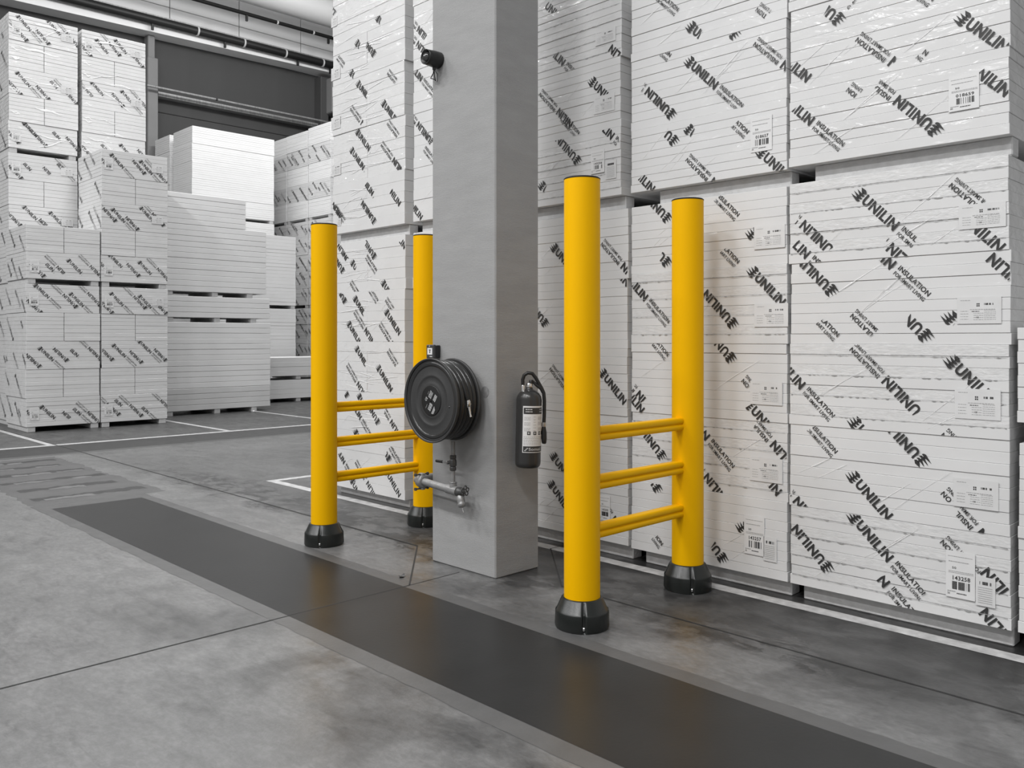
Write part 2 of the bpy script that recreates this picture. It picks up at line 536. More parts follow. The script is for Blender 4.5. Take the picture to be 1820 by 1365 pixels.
def label_parts(parent, kind, num, cx, cz, w, h, off=-.0062):
    me = MB()
    me.box(cx - w / 2, cx + w / 2, off, off + .0012, cz - h / 2, cz + h / 2)
    sheet = me.build('label_sheet', M['paper'] if kind == 'bar' else M['paper_film'], parent)
    y = off - .0008
    rg = random.Random(int((cx + 5) * 1000) + int(cz * 1000))
    dark, grey = MB(), MB()
    X = lambda u: cx - w / 2 + u * w
    Z = lambda v: cz + h / 2 - v * h
    def rect(b, u0, u1, v0, v1):
        b.add([(X(u0), y, Z(v0)), (X(u1), y, Z(v0)), (X(u1), y, Z(v1)), (X(u0), y, Z(v1))], [(0, 1, 2, 3)])
    def bars(b, u0, u1, v0, v1, n):
        u = u0
        while u < u1 - .004:
            k = rg.uniform(.3, 1.5) * (u1 - u0) / n
            if rg.random() < .62:
                rect(b, u, min(u + k, u1), v0, v1)
            u += k + .25 * (u1 - u0) / n
    def txt(b, s, u0, u1, v0, v1, bold=.01):
        v, f = text_poly(s, X(u0), X(u1), Z(v1), Z(v0), bold, 2)
        b.add([(p[0], y, p[1]) for p in v], f)
    def lines(b, u0, u1, v0, v1, n, th):
        for i in range(n):
            v = v0 + (v1 - v0) * i / max(1, n - 1)
            u = u0
            while u < u1:
                k = rg.uniform(.02, .07)
                rect(b, u, min(u + k, u1), v, v + th)
                u += k + .012
    if kind == 'bar':
        lines(grey, .08, .92, .11, .11, 1, .012)
        lines(grey, .10, .80, .22, .22, 1, .016)
        txt(dark, '50', .22, .36, .335, .385)
        lines(grey, .1, .95, .43, .46, 2, .012)
        txt(dark, num, .24, .84, .53, .62, .02)
        bars(dark, .22, .86, .65, .82, 24)
        lines(grey, .06, .34, .86, .86, 1, .02)
        lines(dark, .38, .72, .89, .89, 1, .022)
        txt(dark, '50', .06, .14, .90, .94)
    elif kind == 'dec':
        for (a, b2) in ((.45, .27), (.49, .27), (.45, .34), (.49, .34)):
            rect(dark, a, a + .028, b2 - .03, b2 + .02)
        bars(dark, .62, .86, .24, .31, 20)
        lines(grey, .08, .30, .12, .12, 1, .015)
        lines(grey, .30, .86, .46, .46, 1, .018)
        lines(dark, .34, .52, .53, .53, 1, .022)
        lines(grey, .08, .26, .52, .82, 4, .014)
        lines(grey, .38, .60, .60, .84, 4, .014)
        lines(grey, .62, .88, .50, .84, 6, .012)
        txt(dark, 'CE', .44, .50, .74, .79)
    else:
        bars(dark, .2, .8, .16, .27, 18)
        lines(grey, .12, .85, .36, .88, 8, .02)
    if dark.f:
        dark.build('label_print', M['print'], sheet)['kind'] = 'stuff'
    if grey.f:
        grey.build('label_fine_print', M['print_grey'], sheet)['kind'] = 'stuff'

def pack(label, group, loc, rot, w, h, d, nb, halves=False, mk='board', prints=(), labels=(), bearers=(), single=True, crimp=0,
         folds=(), lo=False, fold_under=False, side_prints=(), var=0, name='insulation_pack'):
    """a wrapped pack; local frame: front face at y = 0 looking to -y, width along x, z from the pack's underside.
    bearers are boxes below z = 0, the empty stands on their foot"""
    base = min([b[4] for b in bearers], default=0.0)
    root = thing(name, label, 'pack', (loc[0], loc[1], loc[2] + base), rot, group)
    z0 = -base
    rg = random.Random(int(loc[0] * 977 + loc[1] * 431 + loc[2] * 733))
    if single:
        t = h / nb
        for i in range(nb):
            if halves and i in halves:
                me = board_mesh(w / 2 - .002, d, t, mk)
                for sx in (-w / 4 - .0005, w / 4 + .0005):
                    place('board', me, root, (sx, rg.uniform(-.0028, .0022), z0 + i * t))
            else:
                ww = w + (.008 if i == 0 else 0)
                k = mk
                if crimp and (i % 2 == crimp % 2):
                    k = 'board_crimp'
                place('board', board_mesh(ww, d, t, k), root, (rg.uniform(-.002, .002), rg.uniform(-.0028, .0022) - (.0012 if i == 0 else 0), z0 + i * t))
    else:
        o = place('boards', joined_boards(w, d, h, nb, bool(halves), mk, var % 3), root, (0, 0, z0))
        o['kind'] = 'stuff'
    for b in bearers:
        q = MB()
        q.box(b[0], b[1], b[2], b[3], z0 + b[4], z0 + b[5], .006)
        q.build('bearer', M['bearer'], root)
    if prints or side_prints:
        q = MB()
        st = STR_LO if lo else STR_HI
        for (ex, ez, kind, u0, u1) in prints:
            v, f = clip_print(st, (ex, ez), kind, u0, u1, w - .006, .002, h - .002)
            q.add([(p[0], -.0048, z0 + p[1]) for p in v], f)
            if fold_under:
                v, f = clip_print(st, (ex, ez), kind, u0, u1, w - .006, -.2, -.004)
                q.add([(p[0], -p[1], z0 - .0012) for p in v], f)
        for (ex, ez, kind, u0, u1) in side_prints:
            v, f = clip_print(st, (ex, ez), kind, u0, u1, d - .01, .002, h - .002)
            q.add([(-w / 2 - .0048, d / 2 - p[0], z0 + p[1]) for p in v], f)
        if q.f:
            q.build('printed_lettering', M['print'], root)['kind'] = 'stuff'
    for (kind, num, cx, cz, lw, lh) in labels:
        label_parts(root, kind, num, cx, z0 + cz, lw, lh)
    if folds:
        q = MB()
        for i, (x0, a, x1, b2, wd) in enumerate(folds):
            fold_ribbon(q, x0, z0 + a, x1, z0 + b2, wd, -.0035, int(loc[2] * 100) + i * 7 + int(loc[1] * 13))
        q.build('film_fold_glint', M['fold'], root)
    return root

PRINTS = {
 'A': [(2.118,3.275,'F',-0.05,0.09,3.275),(1.637,2.784,'F',0.25,0.55,3.145),(1.469,3.097,'N',-0.05,0.55,3.097),(2.018,3.315,'N',0.48,0.55,2.954),(1.986,3.588,'N',0.42,0.55,3.227),(2.397,3.691,'N',0.5,0.55,3.33),(2.477,3.169,'N',0.13,0.28,2.978),(1.687,2.521,'F',0.44,0.55,2.882),(1.609,2.573,'F',-0.05,0.41,2.573),(2.456,2.919,'N',0.13,0.55,2.728),(1.459,2.88,'N',0.09,0.28,2.689),(1.989,2.281,'N',-0.05,0.4,2.281),(1.158,1.929,'F',0.33,0.55,2.29),(2.135,1.97,'F',0.04,0.31,2.161),(2.481,2.164,'N',0.16,0.4,1.973),(1.645,1.801,'F',0.1,0.3,1.992),(1.488,2.128,'N',0.1,0.29,1.937),(2.158,1.774,'F',-0.05,0.25,1.774),(2.006,2.076,'N',0.2,0.55,1.885),(1.665,1.282,'F',0.35,0.55,1.643),(2.487,1.869,'N',0.38,0.55,1.508),(1.657,1.522,'F',-0.05,0.12,1.522),(1.529,1.604,'N',-0.05,0.03,1.604),(1.16,1.713,'F',0.12,0.28,1.904),(1.667,1.098,'F',0.03,0.55,1.098),(1.518,1.382,'N',-0.05,0.25,1.382),(2.512,1.42,'N',0.13,0.52,1.229),(2.015,1.041,'N',-0.05,0.06,1.041),(1.196,0.667,'F',0.43,0.55,1.028),(1.672,0.877,'F',-0.05,0.22,0.877),(2.496,1.222,'N',0.32,0.55,0.861),(2.023,0.744,'N',-0.05,0.29,0.744),(2.173,0.392,'F',0.1,0.31,0.583),(1.195,0.371,'F',0.45,0.55,0.732),(1.209,0.361,'F',0.22,0.4,0.57),(2.02,0.523,'N',-0.05,0.5,0.523),(2.183,0.23,'F',-0.05,0.29,0.23),(2.191,0.087,'F',0,0.25,0.087),(2.039,0.384,'N',0.22,0.5,0.193),(1.199,0.124,'F',0.3,0.55,0.485),(1.185,0.173,'F',0.14,0.28,0.364),(1.192,-0.027,'F',0.1,0.28,0.164)],
 'B': [(3.544,3.962,'N',0.3,0.55,3.601),(2.241,3.114,'F',0.42,0.55,3.475),(3.069,3.475,'N',-0.05,0.09,3.475),(2.767,3.357,'F',-0.05,0.1,3.357),(3.604,3.683,'N',0.4,0.55,3.322),(3.082,3.256,'N',-0.05,0.53,3.256),(2.256,2.913,'F',0.22,0.55,3.274),(3.23,2.959,'F',-0.05,0.31,2.959),(3.208,2.783,'F',-0.05,0.08,2.783),(3.09,2.832,'N',-0.02,0.04,2.832),(3.044,3.089,'N',0.4,0.55,2.728),(2.577,2.602,'N',-0.05,0.2,2.602),(2.733,2.294,'F',0.25,0.55,2.655),(3.558,2.671,'N',0.13,0.28,2.48),(3.261,2.289,'F',-0.05,0.2,2.289),(3.108,2.598,'N',0.32,0.55,2.237),(2.642,2.127,'N',-0.05,0.03,2.127),(3.108,2.315,'N',0.38,0.55,1.954),(3.265,2.004,'F',-0.05,0.06,2.004),(2.631,1.898,'N',-0.05,0.28,1.898),(3.612,1.959,'N',0.13,0.55,1.768),(2.778,1.6,'F',-0.05,0.29,1.6),(3.622,1.744,'N',0.38,0.55,1.383),(2.793,1.39,'F',-0.05,0.15,1.39),(2.334,0.903,'F',0.45,0.55,1.264),(2.657,1.105,'N',0,0.22,1.105),(3.303,0.95,'F',0.2,0.32,1.141),(3.644,1.21,'N',0.14,0.28,1.019),(2.321,0.7,'F',0.15,0.42,0.891),(3.143,1.072,'N',0.22,0.55,0.711),(3.305,0.745,'F',-0.05,0.2,0.745),(2.66,0.79,'N',0.2,0.29,0.599),(2.777,0.457,'F',0.02,0.3,0.648),(3.336,0.528,'F',-0.05,0.06,0.528),(2.848,0.16,'F',-0.05,0.09,0.16),(2.708,0.362,'N',-0.05,0.03,0.362),(3.666,0.51,'N',0.44,0.55,0.149)],
 'C': [(4.352,3.991,'N',0.03,0.55,3.991),(4.349,3.688,'N',0.15,0.4,3.497),(3.539,3.316,'F',0.12,0.28,3.507),(3.886,3.303,'N',-0.05,0.18,3.303),(4.028,2.975,'F',0.08,0.55,3.336),(4.387,3.316,'N',0.3,0.55,2.955),(4.033,2.778,'F',-0.05,0.29,2.778),(3.896,3.078,'N',0.15,0.33,2.887),(4.375,2.636,'N',-0.05,0.04,2.636),(4.25,2.165,'N',-0.05,0.2,2.165),(3.433,1.814,'F',0.15,0.55,2.175),(4.352,1.623,'F',-0.05,0.15,1.623),(3.917,0.934,'F',0.3,0.55,1.295),(3.786,1.261,'N',-0.05,0.29,1.261),(4.25,0.637,'N',-0.05,0.2,0.637),(4.278,0.429,'N',-0.05,0.3,0.429),(3.512,0.082,'F',0.2,0.45,0.273),(3.764,2.062,'N',0.15,0.3,1.871)],
 'D': [(6.443,4.434,'N',-0.05,0.05,4.434),(7.055,4.569,'F',0.15,0.28,4.76),(6.777,4.29,'N',-0.05,0.05,4.29),(6.518,4.135,'F',-0.05,0.15,4.135),(7.368,4.494,'N',0.36,0.55,4.133),(6.871,4.03,'N',-0.05,0.05,4.03),(6.758,3.901,'N',-0.05,0.2,3.901),(5.927,3.552,'F',0.35,0.55,3.913),(6.356,3.636,'N',-0.05,0.24,3.636),(6.519,3.344,'F',0.25,0.55,3.705),(6.777,3.451,'N',-0.05,0.3,3.451),(5.936,3.099,'F',0.3,0.55,3.46),(6.871,3.291,'N',-0.05,0.3,3.291),(6.031,2.921,'F',0.1,0.55,3.282),(6.514,2.59,'F',-0.05,0.3,2.59),(7.011,2.63,'F',0.05,0.3,2.821),(7.366,3.001,'N',0.3,0.55,2.64),(6.311,2.89,'N',0.08,0.28,2.699),(6.722,3.031,'N',0.12,0.3,2.84),(7.038,2.165,'F',-0.05,0.2,2.165),(6.921,2.225,'F',0.05,0.28,2.416),(6.861,2.22,'N',-0.05,0.07,2.22),(6.848,2.479,'N',0.29,0.55,2.118),(6.517,2.267,'F',-0.05,0.2,2.267),(6.364,2.004,'N',-0.05,0.1,2.004),(6.529,1.683,'F',0.35,0.55,2.044),(6.237,2.503,'N',0.18,0.28,2.312),(6.995,1.872,'F',-0.05,0.15,1.872),(6.808,1.877,'N',-0.05,0.2,1.877),(6.821,2.204,'N',0.35,0.55,1.843),(5.954,1.5,'F',0.38,0.55,1.861),(6.306,1.738,'N',-0.05,0.29,1.738),(6.457,1.4,'F',0.1,0.55,1.761),(6.91,1.639,'N',-0.05,0.55,1.639),(6.049,1.277,'F',0.25,0.55,1.638),(6.777,1.403,'N',-0.05,0.2,1.403),(5.926,1.035,'F',0.33,0.55,1.396),(6.43,1.231,'N',-0.05,0.3,1.231),(6.581,0.894,'F',0.1,0.55,1.255),(6.74,0.958,'N',-0.05,0.1,0.958),(6.956,0.969,'F',-0.05,0.03,0.969),(6.451,0.745,'F',-0.05,0.2,0.745),(6.908,0.946,'N',0.15,0.55,0.755),(6.054,0.573,'F',0.1,0.4,0.764),(6.798,0.615,'N',-0.05,0.3,0.615),(6.437,-0.018,'F',0.3,0.55,0.343),(7.186,0.5,'N',0.15,0.55,0.309),(6.287,0.427,'F',-0.05,0.05,0.427),(6.472,0.739,'N',0.29,0.55,0.378),(6.307,0.297,'N',-0.05,0.3,0.297),(6.425,-0.022,'F',0,0.3,0.169),(6.861,0.146,'N',-0.05,0.15,0.146)],
 'E': [(5.666,4.001,'F',0.12,0.35,4.192),(5.675,3.874,'F',0.05,0.35,4.065),(5.998,3.932,'N',0.15,0.5,3.741),(5.675,3.177,'F',0,0.4,3.368),(5.981,3.348,'N',0.29,0.5,3.139),(6.063,0.616,'N',0.15,0.28,0.425),(6.061,0.37,'N',0.15,0.28,0.179),(5.998,2.732,'N',0.1,0.3,2.541),(5.679,2.2,'F',0.1,0.3,2.391)],
}
LABELS = [
 ('A','bar','018659',1.468,2.732,0.141,0.177),
 ('A','dec','',1.385,2.107,0.213,0.122),
 ('A','dec','',1.399,1.642,0.201,0.133),
 ('A','dec','',1.405,1.178,0.209,0.150),
 ('A','dec','',1.413,0.733,0.205,0.142),
 ('A','bar','143258',1.484,0.318,0.136,0.234),
 ('A','small','',1.369,0.258,0.088,0.143),
 ('B','bar','018657',2.582,2.716,0.139,0.207),
 ('B','dec','',2.530,2.101,0.199,0.136),
 ('B','dec','',2.517,1.640,0.216,0.136),
 ('B','dec','',2.551,1.181,0.207,0.139),
 ('B','dec','',2.553,0.727,0.211,0.143),
 ('B','bar','143257',2.626,0.330,0.134,0.232),
 ('B','small','',2.523,0.264,0.086,0.142),
 ('C','dec','',3.769,3.595,0.180,0.097),
 ('C','dec','',3.782,3.131,0.185,0.120),
 ('C','bar','143256',3.839,2.737,0.122,0.161),
 ('C','small','',3.721,2.666,0.094,0.128),
 ('C','bar','143255',3.776,0.331,0.095,0.176),
 ('D','dec','',7.172,4.597,0.100,0.099),
 ('D','dec','',7.143,4.085,0.159,0.121),
 ('D','dec','',7.143,3.603,0.159,0.120),
 ('D','dec','',7.143,3.148,0.159,0.110),
 ('D','dec','',7.088,2.633,0.069,0.076),
]


ORD = ['lowest', 'second', 'third', 'fourth', 'fifth', 'sixth', 'seventh']
def ordinal(i, n):
    return 'topmost' if (i == n - 1 and n > 1) else ORD[i]

RX = -PI / 2     # racks along the aisle look to -X
FRONT = 4.60

def row_stack(key, yc, w, tiers, desc, group, d=2.28, x_off=None, y_off=(0, 0), br0=(.05, .05)):
    """one pallet position of the long row: packs with their front on the plane x = 4.6"""
    for ti, (zb, hs, nb, style) in enumerate(tiers):
        z = zb
        for i, h in enumerate(hs):
            st = style[i] if isinstance(style, (list, tuple)) else style
            jx = random.uniform(-.004, .004)
            jy = random.uniform(-.006, .006)
            xo = (x_off or {}).get((ti, i), 0.0)
            px, py = FRONT + jx + xo, yc + jy + y_off[ti]
            # row coordinates -> local: lx = -(Y - yc)
            pr = [(-(Y - py), zz - z, k, a, b) for (Y, zz, k, a, b, rz) in PRINTS.get(key, []) if z - .004 <= rz < z + h - .004]
            lb = [(k, n, -(Y - py), zz - z, lw, lh) for (kk, k, n, Y, zz, lw, lh) in LABELS if kk == key and z <= zz < z + h]
            br = []
            bh = zb if ti == 0 else .094
            if i == 0:
                br = [(-w / 2 + br0[ti], w / 2 - .0, .055, .155, -bh, 0), (-w / 2 + .02, w / 2 - .02, 1.09, 1.19, -bh, 0), (-w / 2 + .02, w / 2 - .02, 2.13, 2.23, -bh, 0)]
            halves = ()
            mk = 'board'
            crimp = 0
            if st == 'crimp':
                crimp = 1
            elif st == 'film':
                mk = 'board_film'
            elif st == 'half':
                halves = tuple(range(0, nb - 1))
                mk = 'board_film'
            elif st == 'half2':
                halves = (1, 2, 3)
            elif st == 'dull':
                mk = 'board_b'
            folds = []
            rg = random.Random(int(yc * 100) * 31 + ti * 7 + i)
            if st in ('film', 'half', 'half2'):
                for q in range(9):
                    zz = rg.uniform(.05, h - .06)
                    x0 = rg.uniform(-w / 2 + .02, 0)
                    ln = rg.uniform(.2, .5)
                    folds.append((x0, zz, min(w / 2 - .02, x0 + ln), zz + rg.uniform(-.05, .06), rg.uniform(.004, .011)))
            elif st == 'crimp':
                pass
            for q in range(4 if st in ('crimp', 'plain', 'dull') else 2):
                x0 = rg.uniform(-w / 2 + .05, w / 2 - .35)
                zz = rg.uniform(.02, h * .55)
                ln = rg.uniform(.12, .32)
                folds.append((x0, zz, x0 + ln, min(h - .02, zz + ln * rg.uniform(.45, .9)), rg.uniform(.002, .005)))
            tier_word = 'lower tier' if ti == 0 else 'upper tier'
            n = len(hs)
            word = ORD[i] if ti else ordinal(i, n)
            r = pack('printed white pack, %s in the %s, %s' % (word, tier_word, desc), group, (px, py, z), RX + random.uniform(-.0015, .0015), w, h, d, nb,
                     halves, mk, pr, lb, br, True, crimp, folds, fold_under=(i == 0 and ti > 0))
            if crimp:
                t = h / nb
                me = crimp_mesh(w, [t * k for k in range(nb) if k % 2 == 1], int(yc * 10) + i)
                place('crimped_edge', me, r, (0, 0, (bh if i == 0 else 0)))
            z += h

# ---------------------------------------------------------------- setting
fl = MB()
fl.box(-14, 31, -9, 27, -0.2, 0.0)
floor = structure(fl.build('floor', M['floor']))

def ragged(b, x0, x1, y0, y1, z, along, amp, step, seed, sides=(1, 1)):
    """a thin painted band with chipped long edges"""
    rg = random.Random(seed)
    L0, L1 = (y0, y1) if along == 'Y' else (x0, x1)
    n = max(2, int(abs(L1 - L0) / step))
    A, B = [], []
    e0 = e1 = 0
    for i in range(n + 1):
        t = L0 + (L1 - L0) * i / n
        e0 = .6 * e0 + rg.uniform(-amp, amp)
        e1 = .6 * e1 + rg.uniform(-amp, amp)
        a, c = e0 * sides[0], e1 * sides[1]
        if along == 'Y':
            A.append((x0 + a, t, z))
            B.append((x1 + c, t, z))
        else:
            A.append((t, y0 + a, z))
            B.append((t, y1 + c, z))
    m = len(A)
    b.add(A + B, [(i, i + 1, m + i + 1, m + i) for i in range(m - 1)])

def paint(name, mt, bands, label=None):
    b = MB()
    for i, q in enumerate(bands):
        ragged(b, *q)
    o = b.build(name, mt, floor)
    if label:
        o['label'] = label
    return o
b = MB()
b.add([(2.37, -7, .0016), (3.15, -7, .0016), (3.15, 8.22, .0016), (2.37, 8.22, .0016)], [(0, 1, 2, 3)])
b.build('painted_walkway', M['shade'], floor)['label'] = 'dark painted walkway strip'
paint('walkway_border', M['border'], [(2.265, 2.37, -7, 8.45, .0010, 'Y', .006, .05, 3, (1, 0))], 'mid grey border stripe')
paint('walkway_border', M['border'], [(3.15, 3.252, -7, 8.45, .0010, 'Y', .005, .05, 4, (0, 1))], 'mid grey border stripe')
paint('walkway_border', M['border'], [(2.37, 3.15, 8.22, 8.45, .0012, 'X', .01, .05, 5, (0, 1))], 'mid grey border stripe')
# worn remains of the older hatched crossing
paint('old_crossing', M['old_paint'], [(2.28, 3.45, 8.42, 11.85, .0008, 'Y', .025, .06, 6, (1, 1))], 'worn grey crossing paint')
rgz = random.Random(31)
for k, yy in enumerate((8.72, 9.30, 9.88, 10.45, 11.0, 11.5)):
    paint('crossing_stripe', M['old_paint_dark'], [(2.36 + rgz.uniform(0, .25), 3.40 - rgz.uniform(0, .12), yy, yy + .15, .0012, 'X', .028, .035, 40 + k, (1, 1))])
    for q in range(3):
        x = rgz.uniform(2.35, 3.1)
        paint('bare_patch', M['old_paint_light'], [(x, x + rgz.uniform(.12, .3), yy - .04, yy + .05, .0016 + q * .0004 + k * .00005, 'X', .025, .03, 60 + k * 3 + q, (1, 1))])
paint('cross_aisle_band', M['old_paint_dark'], [(-9, 16, 12.12, 13.05, .0008, 'X', .006, .2, 8, (1, 1))], 'dark painted band across the aisle')
paint('cross_aisle_border', M['border'], [(-9, 16, 12.00, 12.12, .0012, 'X', .006, .2, 9, (1, 1))])
paint('cross_aisle_line', M['white_paint'], [(-9, 16, 13.07, 13.20, .0012, 'X', .004, .2, 10, (1, 1))], 'thin white line')
paint('bay_line', M['white_paint'], [(4.455, 4.555, -7, 8.27, .0012, 'Y', .0025, .06, 11, (1, 1))], 'white bay line in front of the stacks')
paint('bay_line', M['white_paint'], [(4.455, 16, 8.17, 8.27, .0014, 'X', .0025, .06, 12, (1, 1))], 'white bay line')
for x in (3.74, 6.40, 8.55):
    paint('bay_line', M['white_paint'], [(x, x + .09, 13.2, 17.5, .0012, 'Y', .003, .1, int(x * 10), (1, 1))])
def joint(pts, w=.011):
    b = MB()
    for (ax, ay), (bx, by) in zip(pts[:-1], pts[1:]):
        L = math.hypot(bx - ax, by - ay)
        nx, ny = -(by - ay) / L * w / 2, (bx - ax) / L * w / 2
        b.add([(ax + nx, ay + ny, .0022), (bx + nx, by + ny, .0022), (bx - nx, by - ny, .0022), (ax - nx, ay - ny, .0022)], [(0, 1, 2, 3)])
    return b.build('floor_joint', M['joint'], floor)
joint([(3.84, 24), (3.84, 4.90)], .016)
joint([(3.84, 3.49), (3.84, -7)], .009)
joint([(-9, 4.15), (3.19, 4.15)], .010)
joint([(3.19, 4.15), (3.60, 4.16)], .006)
joint([(4.47, 4.17), (12, 4.17)], .008)
joint([(3.19, 4.15), (3.83, 4.89)], .010)
joint([(4.47, 4.17), (3.84, 3.49)], .010)

# back wall, seen over the stacks
wl = MB()
wl.box(-14, 31, 25.0, 25.4, 0, 8.105, .012)
wl.box(-14, 31, 25.0, 25.4, 8.115, 10.3, .012)
wall = structure(wl.build('wall_back', M['wall']))
px = -13.0
xs = [3.9, 6.05, 8.25, 10.40, 12.58, 14.75, 16.9, 19.1, 21.3, 23.5, 25.7, 27.9, 30.0]
for x0, x1 in zip(xs[:-1], xs[1:]):
    q = MB()
    q.box(x0 + .012, x1 - .012, 25.02, 25.3, 10.3, 11.25, .012)
    q.box(x0 + .012, x1 - .012, 25.02, 25.3, 11.265, 13.34, .012)
    q.build('wall_panel', M['panel'], wall)
q = MB()
q.box(9.60, 9.90, 24.62, 25.0, 0, 9.55, .02)
q.box(9.64, 9.84, 24.70, 25.0, 9.55, 10.2, .02)
q.build('wall_pier', M['wall_trim'], wall)
q = MB()
q.box(15.25, 15.55, 24.6, 25.0, 0, 10.2, .02)
q.build('wall_pier', M['wall'], wall)
q = MB()
q.box(15.46, 16.4, 24.25, 25.0, 8.98, 10.15, .03)
q.build('pier_bracket', M['wall_trim'], wall)
q = MB()
q.box(15.75, 16.4, 24.5, 25.0, 0, 8.98, .02)
q.build('wall_pier', M['wall_trim'], wall)
q = MB()
vs = []
for x, dz in ((2.5, -.09), (30, .62)):
    for y, z in ((24.42, 10.13), (24.42, 10.50), (25.0, 10.50), (25.0, 10.13)):
        vs.append((x, y, z + dz * .8))
q.add(vs, [(0, 1, 2, 3), (4, 7, 6, 5), (0, 4, 5, 1), (1, 5, 6, 2), (2, 6, 7, 3), (3, 7, 4, 0)])
structure(q.build('trim_1', M['beam']))

def wall_run(name, mt, label, y, z, r, x0, x1, dz=0.0, rings=(), box=None, drops=()):
    t = thing(name, label, 'pipe' if box is None else 'cable tray', (x0, y, z))
    q = MB()
    if box is None:
        q.tube([(0, 0, 0), ((x1 - x0) / 2, 0, dz / 2), (x1 - x0, 0, dz)], r, 14)
        q.build('pipe', mt, t)
    else:
        q.box(0, x1 - x0, -box[0], 0, 0, box[1], .01)
        q.build('tray', mt, t)
    for rx in rings:
        k = MB()
        zz = dz * (rx - x0) / (x1 - x0)
        k.lathe([(r * 1.12, rx - x0 - .025), (r * 1.12, rx - x0 + .025)], (0, 0, zz), 'X', 16)
        k.build('clamp', M['duct'] if r > .05 else M['black'], t)
    for rx in drops:
        k = MB()
        zz = dz * (rx - x0) / (x1 - x0)
        k.box(rx - x0 - .03, rx - x0 + .03, -.03, .03, zz - r - .16, zz - r + .02)
        k.build('hanger', M['dark_pipe'], t)
    return t
heater = wall_run('heater_pipe', M['dark_pipe'], 'thick black pipe with pale clamps along the top of the pale beam', 24.28, 10.46, .120, 4.2, 30.0, .14,
         (10.9, 12.35, 13.75, 15.1), None, (9.6, 11.75, 14.2, 15.4))
q = MB()
q.box(0, 25.8, -.02, .16, .124, .16)
rail = q.build('cable_rail', M['tray'], heater)
rail.rotation_euler = (0, -.0054, 0)
wall_run('conduit', M['tray'], 'thin grey conduit crossing the dark back wall below the beam', 24.42, 8.66, .035, 9.5, 17.6, 0, (11.55,))
wall_run('cable_tray', M['tray'], 'perforated grey cable tray along the dark back wall', 24.99, 8.50, .05, 9.93, 15.22, 0, (), (.28, .14))
wall_run('roof_pipe', M['cap'], 'thin dark pipe under the white round duct below the roof', 23.6, 11.12, .055, 4.0, 30.0, .07, (13.1, 14.35), None, (12.1, 14.9))
dq = thing('air_duct', 'fat white round air duct hanging under the roof above the back wall', 'duct', (4, 23.15, 11.72))
q = MB()
q.lathe([(.42, 0), (.42, 26)], (0, 0, 0), 'X', 32)
q.build('duct_tube', M['duct'], dq)
for x in (6.5, 9.2, 11.3, 15, 19, 23):
    k = MB()
    k.tube([(x, -.1, .42), (x, -.1, 1.62)], .012, 6)
    k.build('hanger_wire', M['steel'], dq)
q = MB()
q.box(-14, 31, -9, 25.4, 13.35, 13.5)
structure(q.build('ceiling', M['ceiling']))
q = MB()
q.box(30.0, 30.4, -9, 25.0, 0, 13.35)
structure(q.build('wall_right', M['wall']))

# ---------------------------------------------------------------- the concrete column
cq = MB()
cq.box(3.655, 4.045, 3.88, 4.505, 0.0, 6.4, .008)
col = cq.build('concrete_column', M['concrete'])
col['kind'] = 'structure'
col['label'] = 'square grey concrete column carrying the hose reel and extinguisher'
col['category'] = 'column'
q = MB()
q.lathe([(.036, -.0012), (.036, 0.001)], (3.655, 3.975, 1.165), 'X', 24)
q.build('plugged_hole', M['plug'], col)

# ---------------------------------------------------------------- yellow barriers
def barrier(label, x0, x1, y):
    t = thing('column_guard_barrier', label, 'barrier', (x0, y, 0), 0, 'yellow column guard barriers')
    L = x1 - x0
    for k, x in enumerate((0, L)):
        q = MB()
        q.lathe([(.0945, .05), (.0945, 2.332)], (x, 0, 0), 'Z', 48, True, False)
        post = q.build('post', M['yellow'], t)
        q = MB()
        q.lathe([(.0958, 2.331), (.0958, 2.336), (.090, 2.340), (.05, 2.342), (.004, 2.343)], (x, 0, 0), 'Z', 48, True, True)
        q.build('post_cap', M['cap'], post)
        def groove(r, h, a):
            dd = min(abs(((a - PI / 4 - j * PI / 2 + PI) % (2 * PI)) - PI) for j in range(4))
            return r - (.020 * (1 if dd < .085 else 0) if .006 < h < .15 else 0)
        q = MB()
        q.lathe([(.138, 0), (.1425, .012), (.140, .085), (.1385, .092), (.133, .096), (.108, .152), (.101, .158), (.095, .156)], (x, 0, 0), 'Z', 144, True, False, groove)
        base = q.build('post_base', M['black_rubber'], t)
        for j in range(4):
            a = PI / 4 + j * PI / 2
            q = MB()
            q.lathe([(.008, .018), (.008, .03), (.005, .034)], (x + .131 * math.cos(a), .131 * math.sin(a), 0), 'Z', 6, False)
            q.build('bolt', M['steel'], base)
    # ribbed rails: two rounded lobes on either side
    prof = []
    for lobe in (.019, -.019):
        for k in range(9):
            a = PI / 2 - PI * k / 8
            prof.append((-.020 - .013 * math.cos(a), lobe + .0175 * math.sin(a)))
    back = [(-p[0], p[1]) for p in prof[::-1]]
    prof = prof + back
    n = len(prof)
    for z in (.996, .738, .480):
        q = MB()
        xs_ = (.078, .086, L - .086, L - .078)
        vs = []
        for i, xx in enumerate(xs_):
            s = .93 if i in (0, 3) else 1.0
            vs += [(xx, p[0] * s, z + p[1] * s) for p in prof]
        fs = [(i * n + k, i * n + (k + 1) % n, (i + 1) * n + (k + 1) % n, (i + 1) * n + k) for i in range(3) for k in range(n)]
        q.add(vs, fs, True)
        q.add(vs[:n], [tuple(range(n))])
        q.add(vs[-n:], [tuple(range(n))[::-1]])
        q.build('rail', M['yellow'], t)
    return t
barrier('tall yellow two-post barrier with three rails, left of the concrete column', 3.395, 4.335, 5.435)
barrier('tall yellow two-post barrier with three rails, right of the concrete column', 3.387, 4.355, 2.935)

